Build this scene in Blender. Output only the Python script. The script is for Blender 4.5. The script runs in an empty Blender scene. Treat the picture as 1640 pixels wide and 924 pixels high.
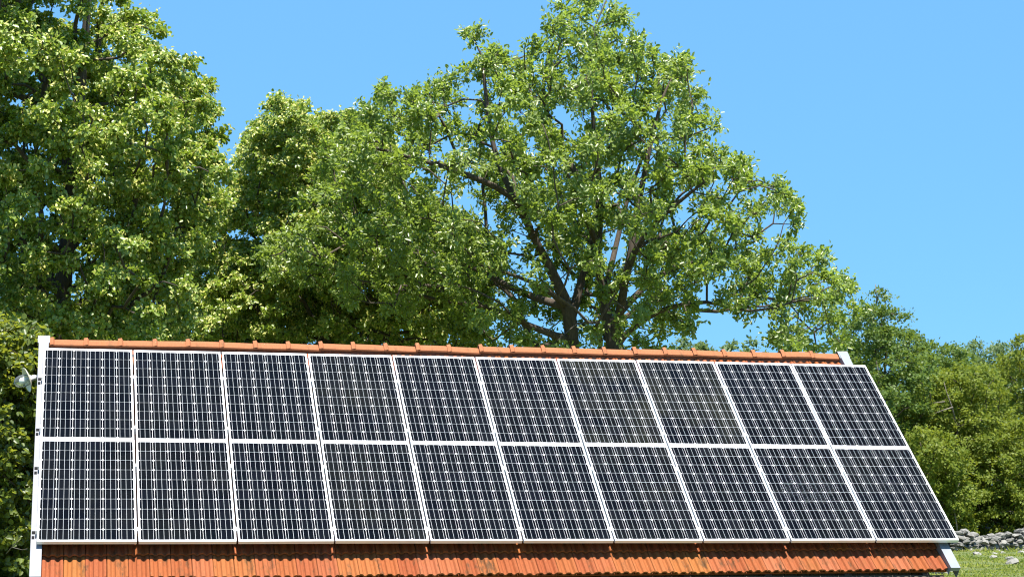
import bpy, math, random
import numpy as np
from mathutils import Vector, Matrix

sc = bpy.context.scene
COL = sc.collection
R = math.radians

# ---------------------------------------------------------------- camera, sky, sun, exposure
TH = R(41.1002)                       # roof pitch
YAW, PIT = R(13.2337), R(7.0431)
Z0 = 3.465                            # height of the panel array's centre
F = 3113.74                           # focal length in pixels of a 1640 px wide picture
CAM = np.array([-4.90, -21.5507, Z0 - 0.9647])
cam_d = bpy.data.cameras.new('camera')
cam_d.sensor_width = 36.0
cam_d.lens = F / 1640 * 36.0
cam_d.clip_start = 0.1
cam_d.clip_end = 3000
cam = bpy.data.objects.new('camera', cam_d)
COL.objects.link(cam)
cam.location = CAM
cam.rotation_euler = (R(90) + PIT, 0, -YAW)
sc.camera = cam

SUN_EL, SUN_AZ = R(71), R(10)         # azimuth from -Y towards +X
S = Vector((math.cos(SUN_EL) * math.sin(SUN_AZ), -math.cos(SUN_EL) * math.cos(SUN_AZ), math.sin(SUN_EL)))
world = bpy.data.worlds.new('World')
sc.world = world
world.use_nodes = True
wn = world.node_tree
sky = wn.nodes.new('ShaderNodeTexSky')
sky.sky_type = 'NISHITA'
sky.sun_disc = False
sky.sun_elevation = SUN_EL
sky.sun_rotation = math.pi - SUN_AZ
sky.altitude = 600
sky.air_density = 1.0
sky.dust_density = 0.3
sky.ozone_density = 3.0
bg = wn.nodes['Background']
bg.inputs['Strength'].default_value = 0.080
tint = wn.nodes.new('ShaderNodeMix')
tint.data_type = 'RGBA'; tint.blend_type = 'MULTIPLY'
tint.inputs[0].default_value = 1.0
tint.inputs[7].default_value = (0.49, 0.84, 1.12, 1)      # the deep azure of a clear dry day
wn.links.new(sky.outputs['Color'], tint.inputs[6])
even = wn.nodes.new('ShaderNodeMix')                       # softens the step from zenith to horizon
even.data_type = 'RGBA'
even.inputs[0].default_value = 0.7
even.inputs[7].default_value = (1.20, 3.12, 5.6, 1)
wn.links.new(tint.outputs[2], even.inputs[6])
wn.links.new(even.outputs[2], bg.inputs['Color'])
sun_d = bpy.data.lights.new('sun', 'SUN')
sun_d.energy = 4.9
sun_d.angle = R(0.53)
sun_d.color = (1.0, 0.95, 0.87)
sun = bpy.data.objects.new('sun', sun_d)
COL.objects.link(sun)
sun.rotation_euler = S.to_track_quat('Z', 'Y').to_euler()
sun.location = (0, 0, 60)
sc.view_settings.view_transform = 'Standard'
sc.view_settings.look = 'None'
sc.view_settings.gamma = 1.0
sc.view_settings.exposure = 1.27
sc.cycles.filter_width = 1.15

# ---------------------------------------------------------------- helpers
FW = np.array([math.sin(YAW) * math.cos(PIT), math.cos(YAW) * math.cos(PIT), math.sin(PIT)])
RT = np.array([math.cos(YAW), -math.sin(YAW), 0.0])
UP = np.cross(RT, FW)

def at(px, py, d):
    """world point d metres deep behind a spot of the picture"""
    return CAM + d * (FW + RT * (px - 820) / F - UP * (py - 462) / F)

DN = np.array([0, -math.cos(TH), -math.sin(TH)])
NN = np.array([0, -math.sin(TH), math.cos(TH)])

def SL(u, v, n):
    """point on the front roof slope: u along the ridge, v down the slope, n out of it"""
    return np.array([u, 0, Z0]) + DN * v + NN * n

def ground_z(x, y):
    x = np.asarray(x, float); y = np.asarray(y, float)
    t = np.clip((y + 6) / 15, 0, 1)
    z = 0.2 + 1.55 * t * t * (3 - 2 * t)
    z = z + np.clip(y - 9, 0, 29) * 0.003
    z = z + np.clip(y - 38, 0, 110) * 0.03
    z = z + 0.05 * np.sin(x * 0.9 + 1.3) * np.sin(y * 0.7) + 0.03 * np.sin(x * 2.3 + y * 1.7)
    return z

class MB:
    """collects faces, builds ONE mesh object"""
    def __init__(self):
        self.v = []; self.f = []; self.sm = False
    def quadmesh(self, verts, faces):
        o = len(self.v)
        self.v += [tuple(map(float, p)) for p in verts]
        self.f += [tuple(i + o for i in fc) for fc in faces]
    def box(self, c, s, M=None):
        cx, cy, cz = c; a, b, d = s[0] / 2, s[1] / 2, s[2] / 2
        vs = [(-a, -b, -d), (a, -b, -d), (a, b, -d), (-a, b, -d), (-a, -b, d), (a, -b, d), (a, b, d), (-a, b, d)]
        out = []
        for p in vs:
            q = Vector(p)
            if M is not None: q = M @ q
            out.append((q.x + cx, q.y + cy, q.z + cz))
        self.quadmesh(out, [(0, 3, 2, 1), (4, 5, 6, 7), (0, 1, 5, 4), (1, 2, 6, 5), (2, 3, 7, 6), (3, 0, 4, 7)])
    def hexa(self, p8):
        self.quadmesh(p8, [(0, 3, 2, 1), (4, 5, 6, 7), (0, 1, 5, 4), (1, 2, 6, 5), (2, 3, 7, 6), (3, 0, 4, 7)])
    def slab(self, u0, u1, v0, v1, n0, n1):
        """box in slope coordinates"""
        self.hexa([SL(u0, v1, n0), SL(u1, v1, n0), SL(u1, v0, n0), SL(u0, v0, n0),
                   SL(u0, v1, n1), SL(u1, v1, n1), SL(u1, v0, n1), SL(u0, v0, n1)])
    def tube(self, pts, rad, sides=6, cap=True):
        pts = [np.asarray(p, float) for p in pts]
        n = len(pts); o = len(self.v)
        t0 = pts[1] - pts[0]; t0 /= np.linalg.norm(t0) + 1e-9
        ref = np.array([0, 0, 1.0]) if abs(t0[2]) < 0.8 else np.array([1.0, 0, 0])
        a = np.cross(t0, ref); a /= np.linalg.norm(a)
        for i in range(n):
            t = pts[min(i + 1, n - 1)] - pts[max(i - 1, 0)]
            t /= np.linalg.norm(t) + 1e-9
            a = a - t * (a @ t); a /= np.linalg.norm(a) + 1e-9
            b = np.cross(t, a)
            for k in range(sides):
                w = 2 * math.pi * k / sides
                self.v.append(tuple(pts[i] + rad[i] * (math.cos(w) * a + math.sin(w) * b)))
        for i in range(n - 1):
            for k in range(sides):
                k2 = (k + 1) % sides
                self.f.append((o + i * sides + k, o + i * sides + k2, o + (i + 1) * sides + k2, o + (i + 1) * sides + k))
        if cap:
            self.f.append(tuple(o + (n - 1) * sides + k for k in range(sides)))
            self.f.append(tuple(o + k for k in reversed(range(sides))))
    def lathe(self, prof, origin, axis, sides=24):
        """prof: (radius, distance along axis)"""
        axis = Vector(axis).normalized()
        q = axis.to_track_quat('Z', 'Y').to_matrix()
        o = len(self.v)
        for r, h in prof:
            for k in range(sides):
                w = 2 * math.pi * k / sides
                p = q @ Vector((r * math.cos(w), r * math.sin(w), h))
                self.v.append((p.x + origin[0], p.y + origin[1], p.z + origin[2]))
        for i in range(len(prof) - 1):
            for k in range(sides):
                k2 = (k + 1) % sides
                self.f.append((o + i * sides + k, o + i * sides + k2, o + (i + 1) * sides + k2, o + (i + 1) * sides + k))
    def mesh(self, name, mat, off=(0, 0, 0), smooth=False):
        me = bpy.data.meshes.new(name)
        me.from_pydata([(p[0] - off[0], p[1] - off[1], p[2] - off[2]) for p in self.v], [], self.f)
        me.materials.append(mat)
        if smooth:
            me.polygons.foreach_set('use_smooth', [True] * len(me.polygons))
        me.update()
        return me

def link(name, me, parent=None, loc=(0, 0, 0)):
    o = bpy.data.objects.new(name, me)
    COL.objects.link(o)
    if parent is not None: o.parent = parent
    o.location = loc
    return o

def part(name, mb, mat, parent, smooth=False):
    """mesh in world coordinates under a thing whose transform is a pure translation"""
    off = Vector((0, 0, 0)); p = parent
    while p is not None:
        off += p.location; p = p.parent
    return link(name, mb.mesh(name, mat, off, smooth), parent)

def tag(o, label=None, cat=None, group=None, kind=None):
    if label: o['label'] = label
    if cat: o['category'] = cat
    if group: o['group'] = group
    if kind: o['kind'] = kind
    return o

def thing(name, loc, label, cat, group=None):
    o = bpy.data.objects.new(name, None)
    o.empty_display_size = 0.2
    COL.objects.link(o)
    o.location = tuple(float(c) for c in loc)
    return tag(o, label, cat, group)

def copy_tree(o, parent=None):
    c = o.copy(); COL.objects.link(c); c.parent = parent
    for ch in list(o.children): copy_tree(ch, c)
    return c

# ---------------------------------------------------------------- materials
def new_mat(name):
    m = bpy.data.materials.new(name); m.use_nodes = True
    nt = m.node_tree
    return m, nt, nt.nodes['Principled BSDF']

def ramp(nt, fac, stops):
    n = nt.nodes.new('ShaderNodeValToRGB')
    cr = n.color_ramp
    while len(cr.elements) < len(stops): cr.elements.new(0.5)
    for e, (p, c) in zip(cr.elements, stops):
        e.position = p; e.color = (*c, 1)
    nt.links.new(fac, n.inputs['Fac'])
    return n.outputs['Color']

def noise(nt, scale, detail=4, vec=None, rough=0.6):
    n = nt.nodes.new('ShaderNodeTexNoise')
    n.inputs['Scale'].default_value = scale
    n.inputs['Detail'].default_value = detail
    n.inputs['Roughness'].default_value = rough
    if vec is not None: nt.links.new(vec, n.inputs['Vector'])
    return n.outputs['Fac']

def objco(nt, scale=(1, 1, 1)):
    tc = nt.nodes.new('ShaderNodeTexCoord')
    mp = nt.nodes.new('ShaderNodeMapping')
    mp.inputs['Scale'].default_value = scale
    nt.links.new(tc.outputs['Object'], mp.inputs['Vector'])
    return mp.outputs['Vector']

def mixc(nt, fac, a, b, mode='MIX'):
    n = nt.nodes.new('ShaderNodeMix'); n.data_type = 'RGBA'; n.blend_type = mode
    for sock, val in ((n.inputs[0], fac), (n.inputs[6], a), (n.inputs[7], b)):
        if isinstance(val, (int, float)): sock.default_value = val
        elif isinstance(val, tuple): sock.default_value = (*val, 1)
        else: nt.links.new(val, sock)
    return n.outputs[2]

def bump(nt, bsdf, h, strength=0.3, dist=0.01):
    b = nt.nodes.new('ShaderNodeBump')
    b.inputs['Strength'].default_value = strength
    b.inputs['Distance'].default_value = dist
    nt.links.new(h, b.inputs['Height'])
    nt.links.new(b.outputs['Normal'], bsdf.inputs['Normal'])

def plain(name, col, rough=0.5, metal=0.0, var=0.12, scale=6.0, spec=0.5):
    m, nt, b = new_mat(name)
    f = noise(nt, scale, 5, objco(nt))
    lo = tuple(c * (1 - var) for c in col); hi = tuple(min(1, c * (1 + var)) for c in col)
    nt.links.new(ramp(nt, f, [(0.3, lo), (0.7, hi)]), b.inputs['Base Color'])
    b.inputs['Roughness'].default_value = rough
    b.inputs['Metallic'].default_value = metal
    b.inputs['Specular IOR Level'].default_value = spec
    return m

def tile_mat(name, stain=1.0, tone=(1, 1, 1)):
    m, nt, b = new_mat(name)
    geo = nt.nodes.new('ShaderNodeNewGeometry')
    base = ramp(nt, geo.outputs['Random Per Island'],
                [(0.0, (0.44, 0.125, 0.055)), (0.2, (0.52, 0.20, 0.075)), (0.38, (0.60, 0.27, 0.10)), (0.55, (0.47, 0.145, 0.075)),
                 (0.7, (0.62, 0.27, 0.17)), (0.85, (0.54, 0.185, 0.075)), (1.0, (0.60, 0.31, 0.085))])
    fine = noise(nt, 60, 4, objco(nt, (1, 0.4, 1)))
    base = mixc(nt, 0.35, base, ramp(nt, fine, [(0.3, (0.36, 0.13, 0.06)), (0.7, (0.66, 0.27, 0.13))]))
    # streaks of soot and lichen that run down the slope
    st = noise(nt, 9, 6, objco(nt, (1.0, 0.28, 1)), 0.75)
    stf = ramp(nt, st, [(0.53, (0, 0, 0)), (0.66, (0.9 * stain,) * 3)])
    base = mixc(nt, stf, base, (0.14, 0.10, 0.06))
    moss = noise(nt, 5, 5, objco(nt, (1.0, 0.5, 1)), 0.7)
    mf = ramp(nt, moss, [(0.58, (0, 0, 0)), (0.75, (0.55 * stain,) * 3)])
    base = mixc(nt, mf, base, (0.30, 0.17, 0.035))
    sp = noise(nt, 34, 3, objco(nt), 0.5)
    spf = ramp(nt, sp, [(0.70, (0, 0, 0)), (0.76, (0.7,) * 3)])
    base = mixc(nt, spf, base, (0.55, 0.46, 0.33))
    base = mixc(nt, 1.0, base, (0.49 * tone[0], 0.365 * tone[1], 0.25 * tone[2]), 'MULTIPLY')
    nt.links.new(base, b.inputs['Base Color'])
    b.inputs['Roughness'].default_value = 0.85
    b.inputs['Specular IOR Level'].default_value = 0.25
    bump(nt, b, fine, 0.35, 0.004)
    return m

def leaf_mat(name, cols, trans=0.35, tcol=(0.30, 0.42, 0.06), rough=0.42, spec=0.5):
    m, nt, b = new_mat(name)
    geo = nt.nodes.new('ShaderNodeNewGeometry')
    n = len(cols)
    c = ramp(nt, geo.outputs['Random Per Island'], [(i / (n - 1), cc) for i, cc in enumerate(cols)])
    big = noise(nt, 0.45, 3, objco(nt))
    c = mixc(nt, 0.35, c, ramp(nt, big, [(0.35, cols[0]), (0.65, cols[-1])]))
    nt.links.new(c, b.inputs['Base Color'])
    b.inputs['Roughness'].default_value = rough
    b.inputs['Specular IOR Level'].default_value = spec
    t = nt.nodes.new('ShaderNodeBsdfTranslucent')
    t.inputs['Color'].default_value = (*tcol, 1)
    mx = nt.nodes.new('ShaderNodeMixShader')
    mx.inputs['Fac'].default_value = trans
    out = nt.nodes['Material Output']
    nt.links.new(b.outputs['BSDF'], mx.inputs[1]); nt.links.new(t.outputs['BSDF'], mx.inputs[2])
    nt.links.new(mx.outputs['Shader'], out.inputs['Surface'])
    return m

def bark_mat(name, a=(0.03, 0.023, 0.018), c=(0.10, 0.08, 0.06)):
    m, nt, b = new_mat(name)
    f = noise(nt, 7, 6, objco(nt, (2.5, 2.5, 0.5)), 0.7)
    nt.links.new(ramp(nt, f, [(0.3, a), (0.7, c)]), b.inputs['Base Color'])
    b.inputs['Roughness'].default_value = 0.9
    bump(nt, b, f, 0.6, 0.03)
    return m

def stone_mat(name, cols):
    m, nt, b = new_mat(name)
    geo = nt.nodes.new('ShaderNodeNewGeometry')
    n = len(cols)
    c = ramp(nt, geo.outputs['Random Per Island'], [(i / (n - 1), cc) for i, cc in enumerate(cols)])
    f = noise(nt, 9, 5, objco(nt), 0.65)
    c = mixc(nt, 0.55, c, ramp(nt, f, [(0.3, cols[0]), (0.7, cols[-1])]))
    nt.links.new(c, b.inputs['Base Color'])
    b.inputs['Roughness'].default_value = 0.9
    bump(nt, b, f, 0.6, 0.03)
    return m

def wood_mat(name, a, c):
    m, nt, b = new_mat(name)
    geo = nt.nodes.new('ShaderNodeNewGeometry')
    f = noise(nt, 6, 6, objco(nt, (6, 6, 0.5)), 0.65)
    base = ramp(nt, f, [(0.3, a), (0.7, c)])
    base = mixc(nt, 0.4, base, ramp(nt, geo.outputs['Random Per Island'], [(0, a), (1, c)]))
    nt.links.new(base, b.inputs['Base Color'])
    b.inputs['Roughness'].default_value = 0.8
    bump(nt, b, f, 0.4, 0.01)
    return m

def cell_mat():
    m, nt, b = new_mat('solar_cell')
    geo = nt.nodes.new('ShaderNodeNewGeometry')
    c = ramp(nt, geo.outputs['Random Per Island'], [(0, (0.0018, 0.0021, 0.0034)), (0.5, (0.0026, 0.0030, 0.0046)), (1, (0.0040, 0.0044, 0.0066))])
    oi = nt.nodes.new('ShaderNodeObjectInfo')
    mp = nt.nodes.new('ShaderNodeVectorMath'); mp.operation = 'ADD'
    sc_ = nt.nodes.new('ShaderNodeVectorMath'); sc_.operation = 'SCALE'
    nt.links.new(oi.outputs['Location'], sc_.inputs[0]); sc_.inputs['Scale'].default_value = 3.7
    nt.links.new(objco(nt), mp.inputs[0]); nt.links.new(sc_.outputs[0], mp.inputs[1])
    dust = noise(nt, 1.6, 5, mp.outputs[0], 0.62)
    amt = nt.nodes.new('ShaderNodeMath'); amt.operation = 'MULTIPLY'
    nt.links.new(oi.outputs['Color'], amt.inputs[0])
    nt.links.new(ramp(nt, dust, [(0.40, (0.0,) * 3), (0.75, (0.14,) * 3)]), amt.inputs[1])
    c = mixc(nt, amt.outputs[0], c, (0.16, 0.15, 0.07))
    nt.links.new(c, b.inputs['Base Color'])
    b.inputs['Roughness'].default_value = 0.6
    b.inputs['Specular IOR Level'].default_value = 0.0
    b.inputs['Coat Weight'].default_value = 1.0
    b.inputs['Coat Roughness'].default_value = 0.03
    b.inputs['Coat IOR'].default_value = 1.17
    return m

M = {}
M['tile'] = tile_mat('terracotta_tile')
M['ridge'] = tile_mat('terracotta_ridge', 0.6, (1.25, 1.72, 2.0))
M['frame'] = plain('anodised_aluminium', (0.78, 0.78, 0.79), 0.38, 0.25, 0.05)
M['back'] = plain('white_backsheet', (0.80, 0.80, 0.80), 0.45, 0, 0.03)
M['bus'] = plain('silver_busbar', (0.44, 0.45, 0.47), 0.35, 0.2, 0.06)
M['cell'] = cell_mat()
M['rail'] = plain('mill_aluminium', (0.55, 0.56, 0.58), 0.4, 0.7, 0.08)
M['black'] = plain('matt_black', (0.012, 0.012, 0.013), 0.8, spec=0.1)
M['white_metal'] = plain('white_painted_sheet', (0.205, 0.21, 0.23), 0.55, 0, 0.10, 3)
M['zinc'] = plain('galvanised_sheet', (0.20, 0.222, 0.25), 0.55, 0.1, 0.14, 7)
M['mortar'] = plain('lime_mortar', (0.20, 0.10, 0.06), 0.95, 0, 0.25, 30)
M['board'] = wood_mat('weathered_board', (0.045, 0.032, 0.022), (0.12, 0.085, 0.055))
M['plaster'] = plain('grey_render', (0.33, 0.31, 0.28), 0.9, 0, 0.2, 3)
M['bark'] = bark_mat('bark')
M['bark_oak'] = bark_mat('oak_bark', (0.028, 0.020, 0.015), (0.11, 0.085, 0.062))
M['dead'] = bark_mat('dead_wood', (0.10, 0.085, 0.065), (0.22, 0.19, 0.15))
M['oak'] = leaf_mat('oak_leaf', [(0.092, 0.145, 0.025), (0.138, 0.200, 0.033), (0.182, 0.245, 0.044), (0.235, 0.285, 0.080)], 0.36, (0.42, 0.56, 0.06), 0.36, 0.6)
M['linden'] = leaf_mat('linden_leaf', [(0.080, 0.145, 0.023), (0.148, 0.222, 0.030), (0.215, 0.285, 0.037), (0.275, 0.325, 0.050)], 0.26, (0.42, 0.58, 0.05), 0.38, 0.6)
M['bract'] = leaf_mat('linden_bract', [(0.48, 0.47, 0.09), (0.58, 0.56, 0.15), (0.66, 0.64, 0.26)], 0.35, (0.7, 0.66, 0.16), 0.5, 0.4)
M['maple'] = leaf_mat('shrub_leaf', [(0.045, 0.078, 0.012), (0.080, 0.118, 0.016), (0.125, 0.158, 0.022)], 0.36, (0.42, 0.46, 0.04), 0.40, 0.5)
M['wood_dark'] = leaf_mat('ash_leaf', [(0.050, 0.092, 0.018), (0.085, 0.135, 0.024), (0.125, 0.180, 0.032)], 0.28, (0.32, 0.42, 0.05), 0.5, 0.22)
M['wood_yellow'] = leaf_mat('hornbeam_leaf', [(0.075, 0.115, 0.013), (0.118, 0.155, 0.016), (0.170, 0.198, 0.022)], 0.28, (0.40, 0.46, 0.04), 0.55, 0.2)
M['far'] = leaf_mat('far_leaf', [(0.06, 0.10, 0.040), (0.09, 0.145, 0.050), (0.13, 0.18, 0.055)], 0.33, (0.28, 0.38, 0.10), 0.5, 0.3)
M['stone'] = stone_mat('limestone', [(0.06, 0.06, 0.052), (0.15, 0.142, 0.128), (0.30, 0.285, 0.255)])
M['rock'] = stone_mat('pale_limestone', [(0.15, 0.145, 0.125), (0.22, 0.21, 0.185), (0.31, 0.295, 0.265)])
M['grass'] = leaf_mat('grass_blade', [(0.09, 0.125, 0.016), (0.145, 0.18, 0.024), (0.21, 0.225, 0.038), (0.30, 0.27, 0.10)], 0.38, (0.5, 0.58, 0.08), 0.6, 0.3)
M['enamel'] = plain('aged_enamel', (0.50, 0.47, 0.38), 0.4, 0.1, 0.15, 12)
M['porcelain'] = plain('white_porcelain', (0.75, 0.75, 0.74), 0.3, 0, 0.03)
m, nt, b = new_mat('thin_glass')
tr = nt.nodes.new('ShaderNodeBsdfTransparent'); gl = nt.nodes.new('ShaderNodeBsdfGlossy')
tr.inputs['Color'].default_value = (0.95, 0.97, 0.96, 1)
gl.inputs['Roughness'].default_value = 0.03
fr = nt.nodes.new('ShaderNodeFresnel'); fr.inputs['IOR'].default_value = 1.22
mx = nt.nodes.new('ShaderNodeMixShader')
nt.links.new(fr.outputs[0], mx.inputs[0]); nt.links.new(tr.outputs[0], mx.inputs[1]); nt.links.new(gl.outputs[0], mx.inputs[2])
df = nt.nodes.new('ShaderNodeBsdfDiffuse'); df.inputs['Color'].default_value = (0.6, 0.63, 0.62, 1)
my = nt.nodes.new('ShaderNodeMixShader'); my.inputs[0].default_value = 0.10      # small even share of white diffuse, makes the globe whitish
nt.links.new(mx.outputs[0], my.inputs[1]); nt.links.new(df.outputs[0], my.inputs[2])
nt.links.new(my.outputs[0], nt.nodes['Material Output'].inputs['Surface'])
M['glass'] = m
m, nt, b = new_mat('meadow_soil')
f = noise(nt, 1.4, 6, objco(nt)); g = noise(nt, 14, 4, objco(nt))
c = ramp(nt, f, [(0.3, (0.05, 0.075, 0.014)), (0.55, (0.095, 0.12, 0.022)), (0.75, (0.17, 0.155, 0.07))])
c = mixc(nt, 0.4, c, ramp(nt, g, [(0.3, (0.035, 0.058, 0.012)), (0.7, (0.145, 0.165, 0.045))]))
nt.links.new(c, b.inputs['Base Color']); b.inputs['Roughness'].default_value = 0.95
M['meadow'] = m

# ---------------------------------------------------------------- ground
def build_ground():
    xs = np.concatenate([np.linspace(-900, -60, 12), np.linspace(-50, 60, 111), np.linspace(70, 900, 12)])
    ys = np.concatenate([np.linspace(-500, -40, 8), np.linspace(-30, 70, 101), np.linspace(80, 1200, 16)])
    X, Y = np.meshgrid(xs, ys)
    Z = ground_z(X, Y)
    v = np.stack([X, Y, Z], -1).reshape(-1, 3)
    nx = len(xs)
    mb = MB()
    mb.quadmesh(v, [(j * nx + i, j * nx + i + 1, (j + 1) * nx + i + 1, (j + 1) * nx + i)
                    for j in range(len(ys) - 1) for i in range(nx - 1)])
    o = link('ground', mb.mesh('ground', M['meadow'], smooth=True))
    tag(o, 'uneven sunny meadow ground rising behind the roof', 'ground', kind='structure')
build_ground()

# ---------------------------------------------------------------- the shed
rnd = random.Random(3)
UL, UR = -4.985, 4.835             # tiled width
N0 = -0.155                        # level of the tile rolls under the panels' face
VR, VE = -1.985, 2.02              # ridge, eave
SK = 0.0072                        # the roof is laid slightly askew to the panel rows
RID = SL(0, VR, N0)                # a point on the ridge line
EAV = SL(0, VE, N0)
YB = 2 * RID[1] - EAV[1]           # rear eave

shed = thing('shed', (0, RID[1], float(ground_z(0, RID[1]))), 'small wooden shed whose orange tiled roof carries the solar panels', 'shed')

def tile_slope(rear=False):
    """one slope in local coordinates x = along ridge, y = up the slope, z = outwards"""
    mb = MB()
    W = (UR - UL) / 46
    exp = 0.345
    rows = 12
    prof = [(0.0, 0.45), (0.04, 1.0), (0.10, 1.0), (0.16, 0.85), (0.24, 0.12), (0.30, 0.0), (0.37, 0.25), (0.43, 0.9),
            (0.52, 1.0), (0.60, 0.95), (0.68, 0.25), (0.74, 0.02), (0.80, 0.1), (0.88, 0.85), (0.93, 1.0), (1.0, 1.0)]
    H = 0.026
    for r in range(rows):
        vb = VE - r * exp
        va = vb - exp - 0.05
        if va < VR + 0.03: va = VR + 0.03
        if vb - va < 0.08: continue
        for k in range(46):
            u0 = UL + k * W
            ju = rnd.uniform(-0.002, 0.002); jv = rnd.uniform(-0.007, 0.007); jn = rnd.uniform(-0.003, 0.003)
            sk = rnd.uniform(-0.004, 0.004)
            vs = []
            for t, h in prof:
                u = u0 + t * (W - 0.003) + ju
                z = N0 - H + h * H + jn
                vs.append((u, -(va), z - 0.034))
                vs.append((u, -(vb + jv + sk * (t - .5) * 2), z))
                vs.append((u, -(vb + jv + sk * (t - .5) * 2), z - 0.020))
            n = len(prof)
            fs = []
            for i in range(n - 1):
                a = 3 * i; c = 3 * (i + 1)
                fs.append((a, a + 1, c + 1, c))
                fs.append((a + 1, a + 2, c + 2, c + 1))
            # raised left edge of the interlock
            fs.append((0, 2, 1)); fs.append((3 * (n - 1), 3 * (n - 1) + 1, 3 * (n - 1) + 2))
            mb.quadmesh(vs, fs)
    sh = (lambda u: SK * (4.85 - u)) if rear else (lambda u: SK * (u + 4.9))
    # boarding under the tiles
    mb.hexa([(UL - .02, -VE + .03, N0 - .085), (UR + .02, -VE + .03, N0 - .085), (UR + .02, -VR, N0 - .085), (UL - .02, -VR, N0 - .085),
             (UL - .02, -VE + .03, N0 - .065), (UR + .02, -VE + .03, N0 - .065), (UR + .02, -VR, N0 - .065), (UL - .02, -VR, N0 - .065)])
    mb.v = [(p[0], p[1] + sh(p[0]), p[2]) for p in mb.v]
    return mb

slope_me = tile_slope().mesh('roof', M['tile'])
ctr = Vector((0, 0, Z0))
roof = link('roof', slope_me, shed, ctr - shed.location)
roof.rotation_euler = (TH, 0, 0)
rb = link('roof', tile_slope(True).mesh('roof', M['tile']), shed)
rb.rotation_euler = (TH, 0, math.pi + 0.0108)
rb.location = Vector((-0.15, 2 * RID[1] + 0.053, Z0)) - shed.location

# ridge tiles, sub-parts of the front slope: built in the slope's own coordinates
SKY_ = SK * math.cos(TH)
def ridge_tile(u0, L, lift, tilt):
    mb = MB()
    Ri = Matrix.Rotation(-TH, 3, 'X')
    def prof(s, dz):
        # section across the ridge (y, z) round the ridge line
        pts = []
        hw, top = 0.088 * s, 0.036 * s
        for a in np.linspace(-1, 1, 13):
            y = hw * a
            sl = -abs(y) * math.tan(TH)
            zz = (-math.sqrt((y * math.tan(TH)) ** 2 + 0.052 ** 2) + 0.052) * 1.75 + top
            pts.append((y, zz + dz))
        return pts
    rings = [(0.0, 1.18, 0.016), (0.042, 1.2, 0.024), (0.060, 1.0, 0.0), (L * 0.6, 0.985, 0), (L + 0.02, 0.96, -0.002)]
    vs = []
    for x, s, dz in rings:
        for y, z in prof(s, dz + lift + tilt * x):
            vs.append((u0 + x, RID[1] + y + SKY_ * (u0 + x + 4.9), RID[2] + z))
    for x, s, dz in (rings[0], rings[-1]):
        for y, z in prof(s, dz + lift + tilt * x):
            vs.append((u0 + x, RID[1] + y * 0.96 + SKY_ * (u0 + x + 4.9), RID[2] + z - 0.018))
    n = 13; fs = []
    for i in range(len(rings) - 1):
        for k in range(n - 1):
            fs.append((i * n + k, (i + 1) * n + k, (i + 1) * n + k + 1, i * n + k + 1))
    o = len(rings) * n
    for k in range(n - 1):
        fs.append((k, k + 1, o + k + 1, o + k))
        fs.append(((len(rings) - 1) * n + k, o + n + k, o + n + k + 1, (len(rings) - 1) * n + k + 1))
    # edges along the bottom
    fs.append((0, o, o + n, (len(rings) - 1) * n))
    for p in vs:
        q = Ri @ (Vector(p) - ctr)
        mb.v.append(tuple(q))
    mb.f = fs
    return mb
NR = 25
LR = (UR - UL + 0.0) / NR
for k in range(NR):
    u0 = UL + k * LR
    mb = ridge_tile(u0 + rnd.uniform(-.004, .004), LR, SK * math.sin(TH) * (u0 + 4.9) + rnd.uniform(-.007, .007), rnd.uniform(-.022, .022))
    link('ridge_tile', mb.mesh('ridge_tile', M['ridge'], smooth=False), roof)

# mortar bed under the ridge tiles
mb = MB()
Ri = Matrix.Rotation(-TH, 3, 'X')
vs = []
for u in (UL + .01, UR - .01):
    a = u + 4.9
    yc, zc = RID[1] + SKY_ * a, RID[2] + SK * math.sin(TH) * a
    for y, z in ((-.052, -.13), (-.052, -.040), (-.02, -.014), (.02, -.014), (.052, -.040), (.052, -.13)):
        vs.append(tuple(Ri @ (Vector((u, yc + y, zc + z)) - ctr)))
mb.quadmesh(vs, [(k, (k + 1) % 6, 6 + (k + 1) % 6, 6 + k) for k in range(6)] + [(5, 4, 3, 2, 1, 0), (6, 7, 8, 9, 10, 11)])
link('ridge_mortar', mb.mesh('ridge_mortar', M['mortar']), roof)

# sheet metal along the verges
def verge(u0, u1, n1, mat, drop, outer, vtop, vend, name):
    mb = MB()
    VR = vtop; RY = SL(0, VR, N0)[1]
    mb.slab(u0, u1, VR - 0.0, vend, n1 - 0.006, n1)
    ui = u1 if outer < 0 else u0
    uo = u0 if outer < 0 else u1
    # inner upstand, outer drop, folded hem
    mb.slab(min(ui, ui + outer * 0.003), max(ui, ui + outer * 0.003), VR + 0.02, vend - 0.002, N0 - 0.05, n1 - 0.0065)
    mb.slab(min(uo, uo - outer * 0.003), max(uo, uo - outer * 0.003), VR + 0.02, vend - 0.002, n1 - drop, n1 - 0.0065)
    mb.slab(u0 + 0.004, u1 - 0.004, vend - 0.004, vend - 0.001, n1 - 0.05, n1 - 0.0065)
    # rear half, mirrored over the ridge
    o = len(mb.v)
    mir = [(p[0], 2 * RY - p[1], p[2]) for p in mb.v]
    fcs = [tuple(reversed([i + o for i in f])) for f in mb.f]
    mb.v += mir; mb.f += fcs
    return mb
mbv = verge(-5.100, -4.988, -0.075, M['white_metal'], 0.24, -1, VR, 2.09, 'l')
vl = part('verge_flashing', mbv, M['white_metal'], shed)
vl['label'] = 'white painted sheet metal verge'
mbv = verge(4.838, 4.952, -0.100, M['zinc'], 0.16, 1, VR - 0.070, 2.00, 'r')
vr = part('verge_flashing', mbv, M['zinc'], shed)
vr['label'] = 'dull galvanised sheet metal verge'
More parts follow.
